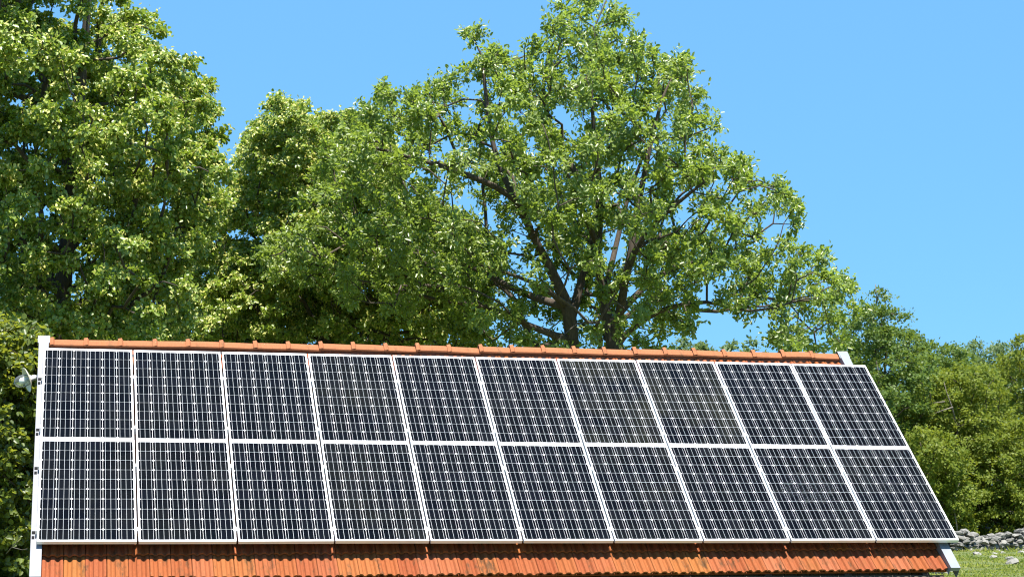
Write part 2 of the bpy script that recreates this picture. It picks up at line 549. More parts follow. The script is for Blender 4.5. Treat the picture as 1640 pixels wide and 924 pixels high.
# folded caps where the verges cross the ridge
for (ua, ub, n1, mat, hgt, vv) in ((-5.112, -4.976, -0.075, M['white_metal'], 0.006, VR), (4.826, 4.964, -0.100, M['zinc'], 0.006, VR - 0.070)):
    mb = MB()
    A = SL(0, vv, n1)
    ys = [-0.11, -0.06, -0.02, 0.02, 0.06, 0.11]
    zs = [-0.096, -0.045, -0.006, -0.006, -0.045, -0.096]
    vs = []
    zt = A[2] + 0.012 + hgt
    yc = SL(0, vv, N0)[1]
    for y, z in zip(ys, zs): vs += [(ua, yc + y, zt + z), (ub, yc + y, zt + z + 0.004), (ua, yc + y, zt + z - .004), (ub, yc + y, zt + z)]
    fs = []
    for i in range(5):
        a = 4 * i; c = a + 4
        fs += [(a, c, c + 1, a + 1), (a + 2, a + 3, c + 3, c + 2), (a, a + 2, c + 2, c), (a + 1, c + 1, c + 3, a + 3)]
    fs += [(0, 1, 3, 2), (20, 22, 23, 21)]
    mb.quadmesh(vs, fs)
    part('ridge_cap', mb, mat, vl if ua < 0 else vr)

# boarded walls
XL, XR = -4.74, 4.61
YF = EAV[1] + 0.26; YR = YB - 0.26
def board_wall_front(y, out):
    mb = MB(); x = XL
    zt = EAV[2] + 0.12
    while x < XR - 0.01:
        w = min(rnd.uniform(0.13, 0.19), XR - x)
        mb.box((x + w / 2, y + out * rnd.uniform(0, 0.006), (zt - 0.8) / 2 + 0.0), (w - 0.008, 0.024, zt + 0.8))
        x += w
    return mb
part('wall', board_wall_front(YF, -1), M['board'], shed)
part('wall', board_wall_front(YR, 1), M['board'], shed)
for xw in (XL, XR):
    mb = MB()
    y = YF + 0.02
    while y < YR - 0.03:
        w = min(0.16, YR - 0.02 - y)
        def top(yy): return RID[2] - abs(yy - RID[1]) * math.tan(TH) - 0.15
        mb.hexa([(xw - .012, y, -.8), (xw + .012, y, -.8), (xw + .012, y + w - .006, -.8), (xw - .012, y + w - .006, -.8),
                 (xw - .012, y, top(y)), (xw + .012, y, top(y)), (xw + .012, y + w - .006, top(y + w)), (xw - .012, y + w - .006, top(y + w))])
        y += w
    part('gable_wall', mb, M['board'], shed)
# eave board and rafter tails
mb = MB()
mb.slab(UL + .03, UR - .03, VE - 0.06, VE - 0.035, N0 - 0.20, N0 - 0.09)
part('eave_board', mb, M['board'], shed)
for k in range(11):
    mb = MB(); u = -4.7 + k * 0.93
    mb.slab(u - .04, u + .04, VE - 0.55, VE - 0.062, N0 - 0.20, N0 - 0.088)
    part('rafter_tail', mb, M['board'], shed)

# ---------------------------------------------------------------- solar panels
PW, PH, PT = 0.99, 1.65, 0.038
def make_panel():
    root = thing('solar_panel', (0, 0, 0), 'x', 'solar panel', 'solar panels in two rows on the tiled roof')
    fw = 0.0145
    mb = MB()
    for s in (-1, 1):
        mb.box((s * (PW / 2 - fw / 2), 0, -PT / 2), (fw, PH, PT))
        mb.box((0, s * (PH / 2 - fw / 2), -PT / 2), (PW - 2 * fw, fw, PT))
    link('frame', mb.mesh('frame', M['frame']), root)
    mb = MB()
    mb.box((0, 0, -0.0085), (PW - 2 * fw, PH - 2 * fw, 0.006))
    link('backsheet', mb.mesh('backsheet', M['back']), root)
    mb = MB(); cp, ch = 0.1592, 0.0135
    y0 = 4.5 * cp; x0 = 2.5 * cp
    zc = -0.0046
    for r in range(10):
        for c in range(6):
            cx, cy = -x0 + c * cp, y0 - r * cp
            h, g = 0.0784, 0.0784
            pts = [(-h + ch, -g), (h - ch, -g), (h, -g + ch), (h, g - ch), (h - ch, g), (-h + ch, g), (-h, g - ch), (-h, -g + ch)]
            mb.quadmesh([(cx + a, cy + b_, zc) for a, b_ in pts], [tuple(range(8))])
    link('cell_grid', mb.mesh('cell_grid', M['cell']), root)
    mb = MB()
    for c in range(6):
        for k in (-1, 0, 1):
            cx = -x0 + c * cp + k * 0.053
            w = 0.00125; h = 5 * cp + 0.004
            mb.quadmesh([(cx - w, -h, zc + .0008), (cx + w, -h, zc + .0008), (cx + w, h, zc + .0008), (cx - w, h, zc + .0008)], [(0, 1, 2, 3)])
    link('busbars', mb.mesh('busbars', M['bus']), root)
    return root
proto = make_panel()
ORD = ['first', 'second', 'third', 'fourth', 'fifth', 'sixth', 'seventh', 'eighth', 'ninth', 'tenth']
first = True
for row in range(2):
    for k in range(10):
        o = proto if first else copy_tree(proto)
        first = False
        u = -5.04 + 0.495 + 1.01 * k + rnd.uniform(-.0015, .0015)
        v = (-0.8275 if row == 0 else 0.8275) + rnd.uniform(-.0015, .0015)
        o.location = SL(u, v, rnd.uniform(-.002, .002))
        o.rotation_euler = (TH + rnd.uniform(-.0012, .0012), rnd.uniform(-.0012, .0012), 0)
        rw = 'upper row under the ridge' if row == 0 else 'lower row above the eave'
        if k == 0: lab = f'white framed solar panel at the left end of the {rw}'
        elif k == 9: lab = f'white framed solar panel at the right end of the {rw}'
        else: lab = f'white framed solar panel, {ORD[k]} from the left in the {rw}'
        o['label'] = lab
        film_tint = rnd.uniform(0.05, 0.3)                 # pollen and dust on the glass
        if row == 0 and k in (6, 7): film_tint = 0.6  # stronger olive-brown tint set on these two panels
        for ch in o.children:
            if ch.name.startswith('cell_grid'): ch.color = (film_tint, film_tint, film_tint, 1)

# mounting rails under the panels, with mid clamps and end clamps
RAILS = [(-1.127, 'topmost, crossing the upper third of the upper panels'), (-0.21, 'just above the joint between both rows'),
         (0.445, 'crossing the upper third of the lower panels'), (1.47, 'lowest, near the foot of the lower panels')]
for v, where in RAILS:
    t = thing('mounting_rail', SL(0, v, -0.079), f'aluminium mounting rail under the solar panels, {where}', 'mounting rail', 'rails carrying the solar panels')
    mb = MB()
    mb.slab(-5.044, 5.045, v - 0.018, v + 0.018, -0.078, -0.041)
    part('rail', mb, M['rail'], t)
    for k in range(1, 10):
        u = -5.04 + 1.01 * k - 0.01
        mb = MB()
        mb.slab(u - 0.0085, u + 0.0085, v - 0.025, v + 0.025, -0.040, 0.0015)
        mb.slab(u - 0.018, u + 0.018, v - 0.025, v + 0.025, 0.0035, 0.0065)
        part('mid_clamp', mb, M['frame'], t)
    mb = MB()
    mb.slab(-5.054, -5.0415, v - 0.026, v + 0.026, -0.040, 0.002)
    part('end_clamp', mb, M['frame'], t)
    for dv in (-0.030, 0.045):  # two flat dark plates lying on the verge sheet beside each rail end
        mb = MB()
        mb.slab(-5.092, -5.057 - (0.008 if dv > 0 else 0), v + dv - .020, v + dv + .020, -0.0735, -0.068)
        part('dark_mark', mb, M['black'], t)

# ---------------------------------------------------------------- lamp on the left gable
def build_lamp():
    c = at(47, 607, 22.35)                   # centre of the shade
    wall = np.array([XL - 0.012, c[1] + 0.05, c[2] + 0.10])
    t = thing('gable_lamp', wall, 'old barn lamp with tilted enamel shade and clear glass globe on the left gable', 'lamp')
    ax = np.array([-0.90, -0.22, -0.30]); ax /= np.linalg.norm(ax)
    mb = MB()
    neck = c - ax * 0.075
    mid = (neck + wall) / 2 + np.array([0, 0, 0.03])
    mb.tube([wall, mid, neck, c - ax * 0.03], [0.014, 0.014, 0.016, 0.016], 10)
    mb.lathe([(0.0, 0), (0.05, 0), (0.05, 0.012), (0.0, 0.012)], wall, (-1, 0, 0), 20)
    part('arm', mb, M['porcelain'], t, True)
    mb = MB()
    mb.lathe([(0.0, -0.085), (0.026, -0.085), (0.033, -0.07), (0.033, -0.03), (0.045, -0.015), (0.045, 0.0)], c, ax, 24)
    part('socket', mb, M['porcelain'], t, True)
    mb = MB()
    mb.lathe([(0.04, -0.006), (0.09, 0.004), (0.135, 0.022), (0.146, 0.032), (0.143, 0.036), (0.132, 0.028), (0.088, 0.010), (0.04, 0.0)], c, ax, 32)
    part('shade', mb, M['enamel'], t, True)
    mb = MB()
    pr = [(0.058, 0.004), (0.066, 0.03), (0.072, 0.07), (0.070, 0.11), (0.058, 0.145), (0.036, 0.168), (0.014, 0.178), (0.0005, 0.179)]
    mb.lathe(pr, c, ax, 28)
    part('globe', mb, M['glass'], t, True)
    mb = MB()
    mb.lathe([(0.018, 0.005), (0.02, 0.025), (0.036, 0.05), (0.042, 0.075), (0.038, 0.098), (0.022, 0.116), (0.0005, 0.122)], c, ax, 24)
    part('bulb', mb, M['porcelain'], t, True)
build_lamp()

# ---------------------------------------------------------------- trees
def poly_dist(P, poly):
    """signed distance (positive inside) of points P to a polygon"""
    A = np.asarray(poly, float); B = np.roll(A, -1, 0)
    d = np.full(len(P), 1e9); ins = np.zeros(len(P), bool)
    for a, b in zip(A, B):
        ab = b - a
        t = np.clip(((P - a) @ ab) / (ab @ ab + 1e-9), 0, 1)
        q = a + t[:, None] * ab
        d = np.minimum(d, np.linalg.norm(P - q, axis=1))
        cond = (a[1] > P[:, 1]) != (b[1] > P[:, 1])
        with np.errstate(divide='ignore', invalid='ignore'):
            xi = (b[0] - a[0]) * (P[:, 1] - a[1]) / (b[1] - a[1]) + a[0]
        ins ^= cond & (P[:, 0] < xi)
    return np.where(ins, d, -d)

def unit(v): return v / (np.linalg.norm(v, axis=-1, keepdims=True) + 1e-9)

def scatter_clumps(poly, d, n, sep, rmax, rng, inset=8, holes=(), shell=0.6, flat=1.0, thin=(), bough=0.0, front=(), leak=0.1):
    """clump centres that fill the crown whose outline is the polygon, with real depth"""
    poly = np.asarray(poly, float)
    lo, hi = poly.min(0), poly.max(0)
    pts = np.empty((0, 3)); tries = 0
    mpp = d / F
    if bough > 0:
        # foliage sits on the outer faces of boughs, with dark gaps between them
        bc = scatter_clumps(poly, d, 500, bough * 1.5, rmax, rng, inset + bough / mpp * 0.36, holes, 0.85, flat)[0]
        bR = bough * rng.uniform(0.75, 1.25, len(bc))
        cc = bc.mean(0)
        own = np.empty((0, 3))
        while len(pts) < n and tries < 90:
            tries += 1
            k = rng.choice(len(bc), 700, p=bR ** 2 / np.sum(bR ** 2))
            v = rng.normal(0, 1, (700, 3))
            v = unit(unit(v) + 0.35 * unit(bc[k] - cc) + np.array([0, -0.15, 0.42]))
            rr = np.where(rng.random(700) < leak, rng.uniform(0.2, 1.5, 700), rng.uniform(0.82, 1.05, 700))
            W = bc[k] + v * (bR[k] * rr)[:, None] * np.array([1, 1, 1.1])
            q = W - CAM; z = q @ FW
            P = np.column_stack([820 + F * (q @ RT) / z, 462 - F * (q @ UP) / z])
            ok = poly_dist(P, poly) > inset * 0.8
            for hx, hy, hr in holes: ok &= np.hypot(P[:, 0] - hx, P[:, 1] - hy) > hr
            for hx, hy, hr, pr in thin: ok &= (np.hypot(P[:, 0] - hx, P[:, 1] - hy) > hr) | (rng.random(len(P)) < pr)
            for hx, hy, hr in front:          # hardly any leaves before the bare lower limbs
                ok &= (np.hypot(P[:, 0] - hx, P[:, 1] - hy) > hr) | (z > d + 0.4) | (rng.random(len(P)) < 0.40)
            for w, c in zip(W[ok], bc[k][ok]):
                if len(pts) == 0 or np.min(np.sum((pts - w) ** 2, 1)) > sep * sep:
                    pts = np.vstack([pts, w]); own = np.vstack([own, c])
                    if len(pts) >= n: break
        return pts, own
    while len(pts) < n and tries < 90:
        tries += 1
        P = rng.uniform(lo, hi, (600, 2))
        sd = poly_dist(P, poly)
        ok = sd > inset
        P, sd = P[ok], sd[ok]
        for hx, hy, hr in holes:
            k = np.hypot(P[:, 0] - hx, P[:, 1] - hy) > hr
            P, sd = P[k], sd[k]
        for hx, hy, hr, pr in thin:
            k = (np.hypot(P[:, 0] - hx, P[:, 1] - hy) > hr) | (rng.random(len(P)) < pr)
            P, sd = P[k], sd[k]
        e = np.clip(sd * mpp, 0, rmax)
        T = np.sqrt(np.maximum(rmax ** 2 - (rmax - e) ** 2, 0)) * flat
        u = rng.random(len(P))
        s = np.where(rng.random(len(P)) < 0.68, -1, 1)
        dz = s * T * np.where(rng.random(len(P)) < shell, u ** 0.3, u)
        for p, z in zip(P, dz):
            w = at(p[0], p[1], d + z)
            if len(pts) == 0 or np.min(np.sum((pts - w) ** 2, 1)) > sep * sep:
                pts = np.vstack([pts, w])
                if len(pts) >= n: break
    own = np.repeat(pts.mean(0)[None] - np.array([0, 0, 1.0]), len(pts), 0)
    return pts, own

class Skeleton:
    def __init__(self):
        self.p = []; self.par = []; self.r = []; self.pl = []
    def node(self, p, par, r=None):
        self.p.append(np.asarray(p, float)); self.par.append(par); self.r.append(r)
        self.pl.append(0 if par < 0 else self.pl[par] + np.linalg.norm(self.p[-1] - self.p[par]))
        return len(self.p) - 1
    def path(self, pts, rad, par=-1):
        last = par; ids = []
        # resample with a smooth curve
        pts = [np.asarray(q, float) for q in pts]
        if par >= 0: pts = [self.p[par]] + pts; rad = [rad[0]] + list(rad)
        n = len(pts)
        for i in range(n - 1):
            p0, p1, p2, p3 = pts[max(i - 1, 0)], pts[i], pts[i + 1], pts[min(i + 2, n - 1)]
            m = max(2, int(np.linalg.norm(p2 - p1) / 0.35))
            for k in range(m):
                if i == 0 and k == 0 and par >= 0: continue
                t = k / m
                q = 0.5 * ((2 * p1) + (-p0 + p2) * t + (2 * p0 - 5 * p1 + 4 * p2 - p3) * t * t + (-p0 + 3 * p1 - 3 * p2 + p3) * t ** 3)
                last = self.node(q, last, rad[i] * (1 - t) + rad[i + 1] * t); ids.append(last)
        last = self.node(pts[-1], last, rad[-1]); ids.append(last)
        return ids
    def attach(self, clumps, rng, root, step=0.5, wl=0.3):
        order = np.argsort(np.linalg.norm(clumps - root, axis=1))
        tips = {}
        for ci in order:
            c = clumps[ci]
            P = np.array(self.p); L = np.array(self.pl)
            dv = c - P
            dist = np.linalg.norm(dv, axis=1)
            cost = dist + wl * L + 0.5 * np.clip(-dv[:, 2], 0, None) * 0.5
            j = int(np.argmin(cost))
            n = max(1, int(math.ceil(dist[j] / step)))
            a = self.p[j].copy(); last = j
            bow = rng.normal(0, 0.10, 3) * dist[j] + np.array([0, 0, 0.10 * dist[j]])
            for k in range(1, n + 1):
                t = k / n
                q = a + (c - a) * t + bow * math.sin(math.pi * t) + (rng.normal(0, 0.035, 3) if k < n else 0)
                last = self.node(q, last)
            tips[ci] = last
        return tips
    def mesh(self, mb, rmin=0.012, k=0.016, ex=0.5):
        n = len(self.p)
        kids = [[] for _ in range(n)]
        w = np.zeros(n)
        for i in range(n - 1, -1, -1):
            if not kids[i]: w[i] = max(w[i], 1)
            if self.par[i] >= 0:
                kids[self.par[i]].append(i); w[self.par[i]] += w[i]
        rad = np.zeros(n)
        for i in range(n):
            auto = max(rmin, k * w[i] ** ex)
            if self.r[i] is not None: rad[i] = self.r[i]
            else:
                rad[i] = min(auto, rad[self.par[i]] * 0.93)
                rad[i] = max(rad[i], rmin * 0.7)
        done = set()
        stack = [i for i in range(n) if self.par[i] < 0]
        starts = [(i, None) for i in stack]
        while starts:
            i, pre = starts.pop()
            pts, rr = [], []
            if pre is not None:
                pts.append(self.p[pre]); rr.append(rad[i])
            cur = i
            while True:
                pts.append(self.p[cur]); rr.append(rad[cur])
                ks = kids[cur]
                if not ks: break
                ks = sorted(ks, key=lambda q: (-(rad[q]), -w[q]))
                for q in ks[1:]: starts.append((q, cur))
                cur = ks[0]
            if len(pts) > 1:
                mx = max(rr)
                rr[-1] *= 0.5
                mb.tube(pts, rr, 12 if mx > 0.15 else (7 if mx > 0.05 else 4), cap=False)

def leaf_mesh(name, base, axis, nrm, L, W, mat, off, fold=0.25, simple=False, curl=0.12):
    """many leaves as one mesh; each leaf is two folded halves (or one rhombus far away)"""
    n = len(base)
    axis = unit(axis)
    nrm = unit(nrm - axis * np.sum(nrm * axis, 1, keepdims=True))
    side = np.cross(axis, nrm)
    L = L[:, None]; W = W[:, None]
    base = base - np.asarray(off)
    if simple:
        V = np.stack([base, base + axis * L * .45 + side * W * .5, base + axis * L, base + axis * L * .45 - side * W * .5], 1)
        q = np.array([[0, 1, 2, 3]]); nv = 4
    else:
        up = nrm * W * fold; dn = -nrm * L * curl
        V = np.stack([base,
                      base + axis * L * .30 + side * W * .5 + up, base + axis * L * .74 + side * W * .42 + up + dn * .5,
                      base + axis * L + dn,
                      base + axis * L * .74 - side * W * .42 + up + dn * .5, base + axis * L * .30 - side * W * .5 + up], 1)
        q = np.array([[0, 1, 2, 3], [0, 3, 4, 5]]); nv = 6
    F_ = (np.arange(n)[:, None, None] * nv + q[None]).reshape(-1)
    me = bpy.data.meshes.new(name)
    me.vertices.add(n * nv)
    me.vertices.foreach_set('co', V.reshape(-1).astype(np.float32))
    nf = n * len(q)
    me.loops.add(nf * 4); me.loops.foreach_set('vertex_index', F_.astype(np.int32))
    me.polygons.add(nf)
    me.polygons.foreach_set('loop_start', np.arange(nf, dtype=np.int32) * 4)
    me.materials.append(mat)
    me.update(calc_edges=True)
    return me

def leaf_cloud(clumps, own, rc, twigs, per, rng, size, aspect, droop=0.15, up=0.7, flat=0.7, out=0.5, jit=0.05, form=0.85):
    """positions, axes and normals of leaves that hang on short twigs round each clump centre"""
    n = len(clumps)
    o = unit(unit(clumps - own) + np.array([0, 0, 0.25]))
    C = np.repeat(clumps, twigs, 0); O = np.repeat(o, twigs, 0)
    scale = np.repeat(rng.uniform(0.7, 1.25, n), twigs)
    td = rng.normal(0, 1, (len(C), 3)); td[:, 2] *= flat
    td = unit(unit(td) + out * O)
    tl = rc * scale * rng.uniform(0.45, 1.15, len(C))
    tipz = td.copy(); tipz[:, 2] *= flat
    T0 = C; T1 = C + tipz * tl[:, None]
    B = np.repeat(T1, per, 0); D = np.repeat(td, per, 0); Lt = np.repeat(tl, per)
    s = rng.random(len(B)) ** 0.6
    pos = B - D * (Lt * (1 - s) * 0.75)[:, None] + rng.normal(0, jit, (len(B), 3))
    ax = unit(D * 0.7 + rng.normal(0, 0.75, (len(B), 3)) + np.array([0, 0, -droop]))
    nr = unit(np.array(S) * up * 0.62 + form * np.repeat(O, per, 0) + rng.normal(0, 0.48, (len(B), 3)))
    L = size * rng.uniform(0.65, 1.2, len(B)); W = L * aspect * rng.uniform(0.8, 1.15, len(B))
    return (pos, ax, nr, L, W), (T0, T1)

def make_tree(name, label, poly, d, base_px, mat, n, sep, rc, twigs, per, size, aspect, rmax, seed, bark='bark', limbs=None,
              inset=8, holes=(), thin=(), droop=0.15, simple=False, trunk_r=0.25, bracts=0, group=None, dead=(), flat=1.0, up=0.7,
              bough=0.0, front=(), leak=0.1, form=0.85, twig_r=0.007, cat='tree', crown_flat=0.7, jit=0.05, out=0.5, kk=0.016):
    rng = np.random.default_rng(seed)
    cl, own = scatter_clumps(poly, d, n, sep, rmax, rng, inset, holes, flat=flat, thin=thin, bough=bough, front=front, leak=leak)
    ctr = cl.mean(0)
    b = at(base_px, 846, d); gz = float(ground_z(b[0], b[1]))
    base = np.array([b[0], b[1], gz - 0.15])
    t = thing(name, (b[0], b[1], gz), label, cat, group)
    sk = Skeleton()
    if limbs is None:
        tp = np.asarray(poly, float)
        top = at(base_px + (tp[:, 0].mean() - base_px) * .5, tp[:, 1].min() + 0.25 * (tp[:, 1].max() - tp[:, 1].min()), d)
        mid = base * .55 + top * .45 + rng.normal(0, .15, 3) * np.array([1, 1, 0])
        sk.path([base, mid, top], [trunk_r, trunk_r * .6, trunk_r * .12])
        root = base * .5 + top * .5
    else:
        named = {}
        for key, par, pts, rads in limbs:
            P = [base if q is None else at(q[0], q[1], d + q[2]) for q in pts]
            pi = -1
            if par is not None:
                ids = named[par]; P0 = P[0]
                pi = ids[int(np.argmin([np.linalg.norm(sk.p[i] - P0) for i in ids]))]
            named[key] = sk.path(P, rads, pi)
        root = np.array(sk.p).mean(0)
    sk.attach(cl, rng, root)
    mb = MB()
    sk.mesh(mb, rmin=0.010 if not simple else 0.014, k=kk)
    lv, (T0, T1) = leaf_cloud(cl, own, rc, twigs, per, rng, size, aspect, droop, up, crown_flat, out, jit, form)
    if not simple:
        sel = rng.random(len(T0)) < 0.55
        for a, c in zip(T0[sel], T1[sel]):
            mb.tube([a, (a + c) / 2 + rng.normal(0, .03, 3), c], [twig_r, twig_r * .8, twig_r * .4], 3, cap=False)
    part('trunk', mb, M[bark], t, True)
    off = np.array(t.location)
    link('crown', leaf_mesh('crown', *lv, M[mat], off, simple=simple), t)
    if bracts:
        k = rng.random(len(lv[0])) < bracts
        pos = lv[0][k] + rng.normal(0, .05, (k.sum(), 3)) + np.array([0, 0, .03])
        ax = unit(rng.normal(0, .5, (k.sum(), 3)) + np.array([0, 0, -.6]) + 0.5 * unit(pos - ctr))
        nr = unit(rng.normal(0, .5, (k.sum(), 3)) + np.array([0, -.35, .7]))
        L = rng.uniform(.065, .11, k.sum()); W = rng.uniform(.03, .055, k.sum())
        link('blossom', leaf_mesh('blossom', pos, ax, nr, L, W, M['bract'], off), t)
    for dd in dead:
        mb = MB()
        for pts in dd:
            P = [at(x, y, z) for x, y, z in pts]
            rr = np.linspace(0.024, 0.008, len(P)) * (np.mean([q[2] for q in pts]) / 60) ** 2
            mb.tube(P, rr, 6)
        part('dead_branch', mb, M['dead'], t, True)
    return t

# the big oak behind the roof
OAK = [(392, 440), (420, 392), (480, 360), (500, 300), (488, 250), (540, 215), (570, 165), (612, 132), (690, 124), (732, 120), (752, 75), (733, 20),
       (752, 2), (778, 45), (802, 75), (832, 80), (840, 58), (876, 40), (886, 5), (930, -18), (990, 8), (1016, 40), (1022, 76), (1050, 82), (1062, 96),
       (1094, 78), (1108, 96), (1128, 160), (1152, 195), (1152, 242), (1185, 240), (1198, 232), (1207, 270), (1242, 290), (1288, 315), (1300, 345),
       (1272, 372), (1250, 386), (1285, 384), (1322, 392), (1336, 376), (1348, 420), (1364, 440), (1374, 490), (1374, 540), (1345, 566), (1250, 566),
       (1195, 515), (1150, 520), (1100, 525), (1075, 530), (1060, 548), (1045, 590), (840, 590), (775, 555), (700, 515), (600, 500), (480, 470)]
oak_limbs = [
    ('a', None, [None, (925, 640, .2), (916, 560, 0), (912, 505, -.1), (892, 452, -.3), (868, 405, -.5), (848, 365, -.6), (836, 318, -.8)], [.30, .235, .175, .160, .125, .10, .08, .06]),
    ('a2', 'a', [(914, 512, 0), (930, 455, .3), (944, 405, .5), (954, 350, .7), (958, 280, 1.0)], [.125, .10, .08, .06, .04]),
    ('a3', 'a', [(846, 360, -.6), (815, 300, -.4), (790, 232, -.2), (778, 150, 0), (772, 90, 0)], [.09, .075, .06, .045, .03]),
    ('a4', 'a', [(838, 330, -.8), (795, 300, -1.2), (725, 272, -1.6), (650, 250, -1.9), (590, 235, -2.2)], [.085, .075, .06, .045, .03]),
    ('a5', 'a', [(915, 548, 0), (850, 522, -.6), (780, 492, -.2), (700, 480, .3), (610, 455, .2), (540, 445, 0)], [.10, .075, .06, .045, .03, .018]),
    ('a6', 'a', [(905, 490, -.2), (840, 470, .9), (760, 430, 1.8), (690, 400, 2.2)], [.11, .085, .06, .04]),
    ('b', None, [None, (992, 640, -.2), (984, 552, 0), (976, 520, .1), (964, 470, .2), (958, 400, .3), (962, 320, .2), (952, 220, .1), (946, 120, 0), (950, 50, 0)], [.33, .26, .20, .145, .115, .095, .075, .05, .035, .02]),
    ('b2', 'b', [(984, 545, 0), (996, 485, -.5), (1006, 430, -1.0), (1034, 375, -1.5), (1082, 328, -1.9), (1128, 292, -2.1)], [.135, .105, .085, .065, .045, .03]),
    ('b3', 'b', [(988, 548, 0), (1038, 508, -.6), (1082, 490, -1.2), (1132, 484, -1.7), (1205, 498, -2.2), (1290, 478, -2.4)], [.085, .07, .055, .042, .03, .02]),
    ('b4', 'b', [(980, 515, .1), (1030, 462, .8), (1080, 430, 1.3), (1150, 410, 1.8), (1225, 380, 2.0)], [.095, .075, .055, .04, .025]),
    ('b5', 'b', [(1000, 445, -.8), (1020, 340, -.6), (1040, 240, -.4), (1060, 160, -.2)], [.09, .075, .055, .035]),
    ('b7', 'b', [(978, 525, .1), (1012, 500, 1.2), (1060, 470, 2.0), (1110, 455, 2.6)], [.08, .06, .045, .03]),
    ('b8', 'b', [(966, 480, .2), (985, 400, 1.0), (1005, 320, 1.4), (1030, 250, 1.5)], [.085, .065, .05, .03]),
    ('b9', 'b', [(960, 400, .3), (930, 330, -.9), (905, 270, -1.4), (900, 200, -1.6)], [.075, .06, .045, .03]),
    ('a7', 'a', [(906, 490, -.2), (872, 462, -1.2), (820, 440, -2.0), (770, 425, -2.4)], [.075, .055, .04, .025]),
    ('b6', 'b', [(960, 330, .2), (900, 240, .8), (870, 160, 1.1), (880, 80, 1.2)], [.085, .065, .045, .03]),
]
make_tree('oak_tree', 'tall spreading oak with forked dark trunk and open crown above the middle of the roof', OAK, 45, 955, 'oak', 700, .40, .36, 15, 10,
          .118, .50, 4.2, 11, bark='bark_oak', limbs=oak_limbs, inset=9, bough=.78, leak=.28, crown_flat=.95,
          holes=[(782, 345, 30), (740, 318, 20), (915, 30, 0), (1078, 455, 18), (800, 120, 14), (850, 240, 13), (645, 300, 12), (880, 330, 12)],
          thin=[(935, 450, 90, .75), (730, 250, 110, .75), (800, 420, 60, .75)], droop=.1, front=[(955, 470, 80), (905, 500, 50), (1000, 520, 50), (870, 400, 35), (800, 300, 30)])

# lindens
LIND1 = [(-160, 570), (-170, -260), (60, -300), (150, -120), (165, -30), (200, 2), (192, 20), (256, 12), (266, 75), (302, 95), (306, 130), (342, 123),
         (352, 170), (380, 200), (372, 238), (350, 262), (364, 290), (345, 350), (322, 400), (305, 480), (285, 570)]
make_tree('linden_tree', 'very tall linden in pale yellow blossom filling the upper left corner', LIND1, 41, 60, 'linden', 1080, .36, .34, 16, 12,
          .092, .85, 4.0, 21, holes=[(103, 458, 32), (222, 220, 9), (130, 445, 10), (262, 232, 7)], droop=.3, bracts=.24, trunk_r=.30, inset=8, bough=1.1, leak=.08,
          group='lindens in blossom behind the roof')
LIND2 = [(270, 575), (285, 480), (312, 380), (360, 300), (392, 272), (384, 240), (410, 200), (436, 182), (430, 164), (470, 158), (492, 170),
         (512, 190), (562, 174), (605, 200), (645, 255), (650, 330), (722, 328), (757, 340), (772, 368), (795, 395), (795, 460), (770, 570), (600, 585), (430, 585)]
make_tree('linden_tree', 'rounder linden in yellow blossom between the tall left tree and the oak', LIND2, 52, 520, 'linden', 880, .40, .38, 16, 12,
          .10, .85, 4.0, 33, holes=[(420, 330, 6), (590, 560, 12)], droop=.3, bracts=.42, trunk_r=.30, inset=9, bough=1.15, leak=.08,
          group='lindens in blossom behind the roof')
# low dark thicket trees behind the lindens
BK1 = [(-40, 580), (-40, 420), (60, 400), (180, 420), (300, 450), (420, 440), (440, 580)]
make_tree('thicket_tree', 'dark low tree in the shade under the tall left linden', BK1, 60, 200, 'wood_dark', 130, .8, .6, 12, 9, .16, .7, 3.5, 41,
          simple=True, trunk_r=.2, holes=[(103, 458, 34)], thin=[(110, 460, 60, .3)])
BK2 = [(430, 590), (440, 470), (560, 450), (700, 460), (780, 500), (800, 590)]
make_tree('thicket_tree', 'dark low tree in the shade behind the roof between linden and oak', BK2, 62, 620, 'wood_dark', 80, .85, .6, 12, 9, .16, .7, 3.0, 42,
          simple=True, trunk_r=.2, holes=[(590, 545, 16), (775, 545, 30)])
# bush beside the left gable
SHR = [(-90, 950), (-100, 560), (-60, 520), (0, 512), (42, 522), (66, 532), (84, 570), (84, 700), (76, 800), (66, 950)]
make_tree('shrub', 'leafy sunlit yellow green shrub beside the white left verge of the roof', SHR, 31, 0, 'maple', 300, .28, .24, 12, 9, .10, .8, 1.4, 51,
          droop=.2, trunk_r=.07, inset=5, cat='shrub', thin=[(30, 830, 90, .5)],
          dead=[[[(10, 886, 29.3), (22, 872, 29.2), (34, 862, 29.2)], [(20, 876, 29.2), (36, 880, 29.1), (44, 878, 29.1)], [(26, 868, 29.2), (33, 858, 29.1)]]])

# the wood beyond the stone wall, on the right
def wood(label, poly, d, base, mat, n, seed, dead=(), size=.12, sep=.42, rc=.40, rmax=2.6, twigs=13, per=10, thin=(), asp=.66, inset=6):
    return make_tree('woodland_tree', label, poly, d, base, mat, n, sep, rc, twigs, per, size, asp, rmax, seed, simple=True, dead=dead,
                     trunk_r=.16, group='trees of the wood on the right', thin=thin, inset=inset, kk=.012, jit=.06, bough=.95, leak=.15)
wood('dark green tree rising highest just right of the roof ridge end',
     [(1325, 720), (1330, 590), (1345, 520), (1372, 492), (1396, 476), (1402, 455), (1414, 455), (1424, 488), (1450, 500), (1466, 528), (1490, 560), (1505, 640), (1490, 760), (1420, 800)],
     66, 1425, 'wood_dark', 330, 61, dead=[[[(1398, 520, 65), (1404, 480, 65), (1402, 455, 65)], [(1404, 485, 65), (1409, 462, 65)]]])
wood('tree with rounded mid green top, second of the wood from the roof',
     [(1455, 760), (1458, 600), (1475, 548), (1490, 538), (1500, 548), (1518, 545), (1545, 556), (1560, 590), (1572, 660), (1570, 780)],
     74, 1512, 'wood_dark', 280, 62)
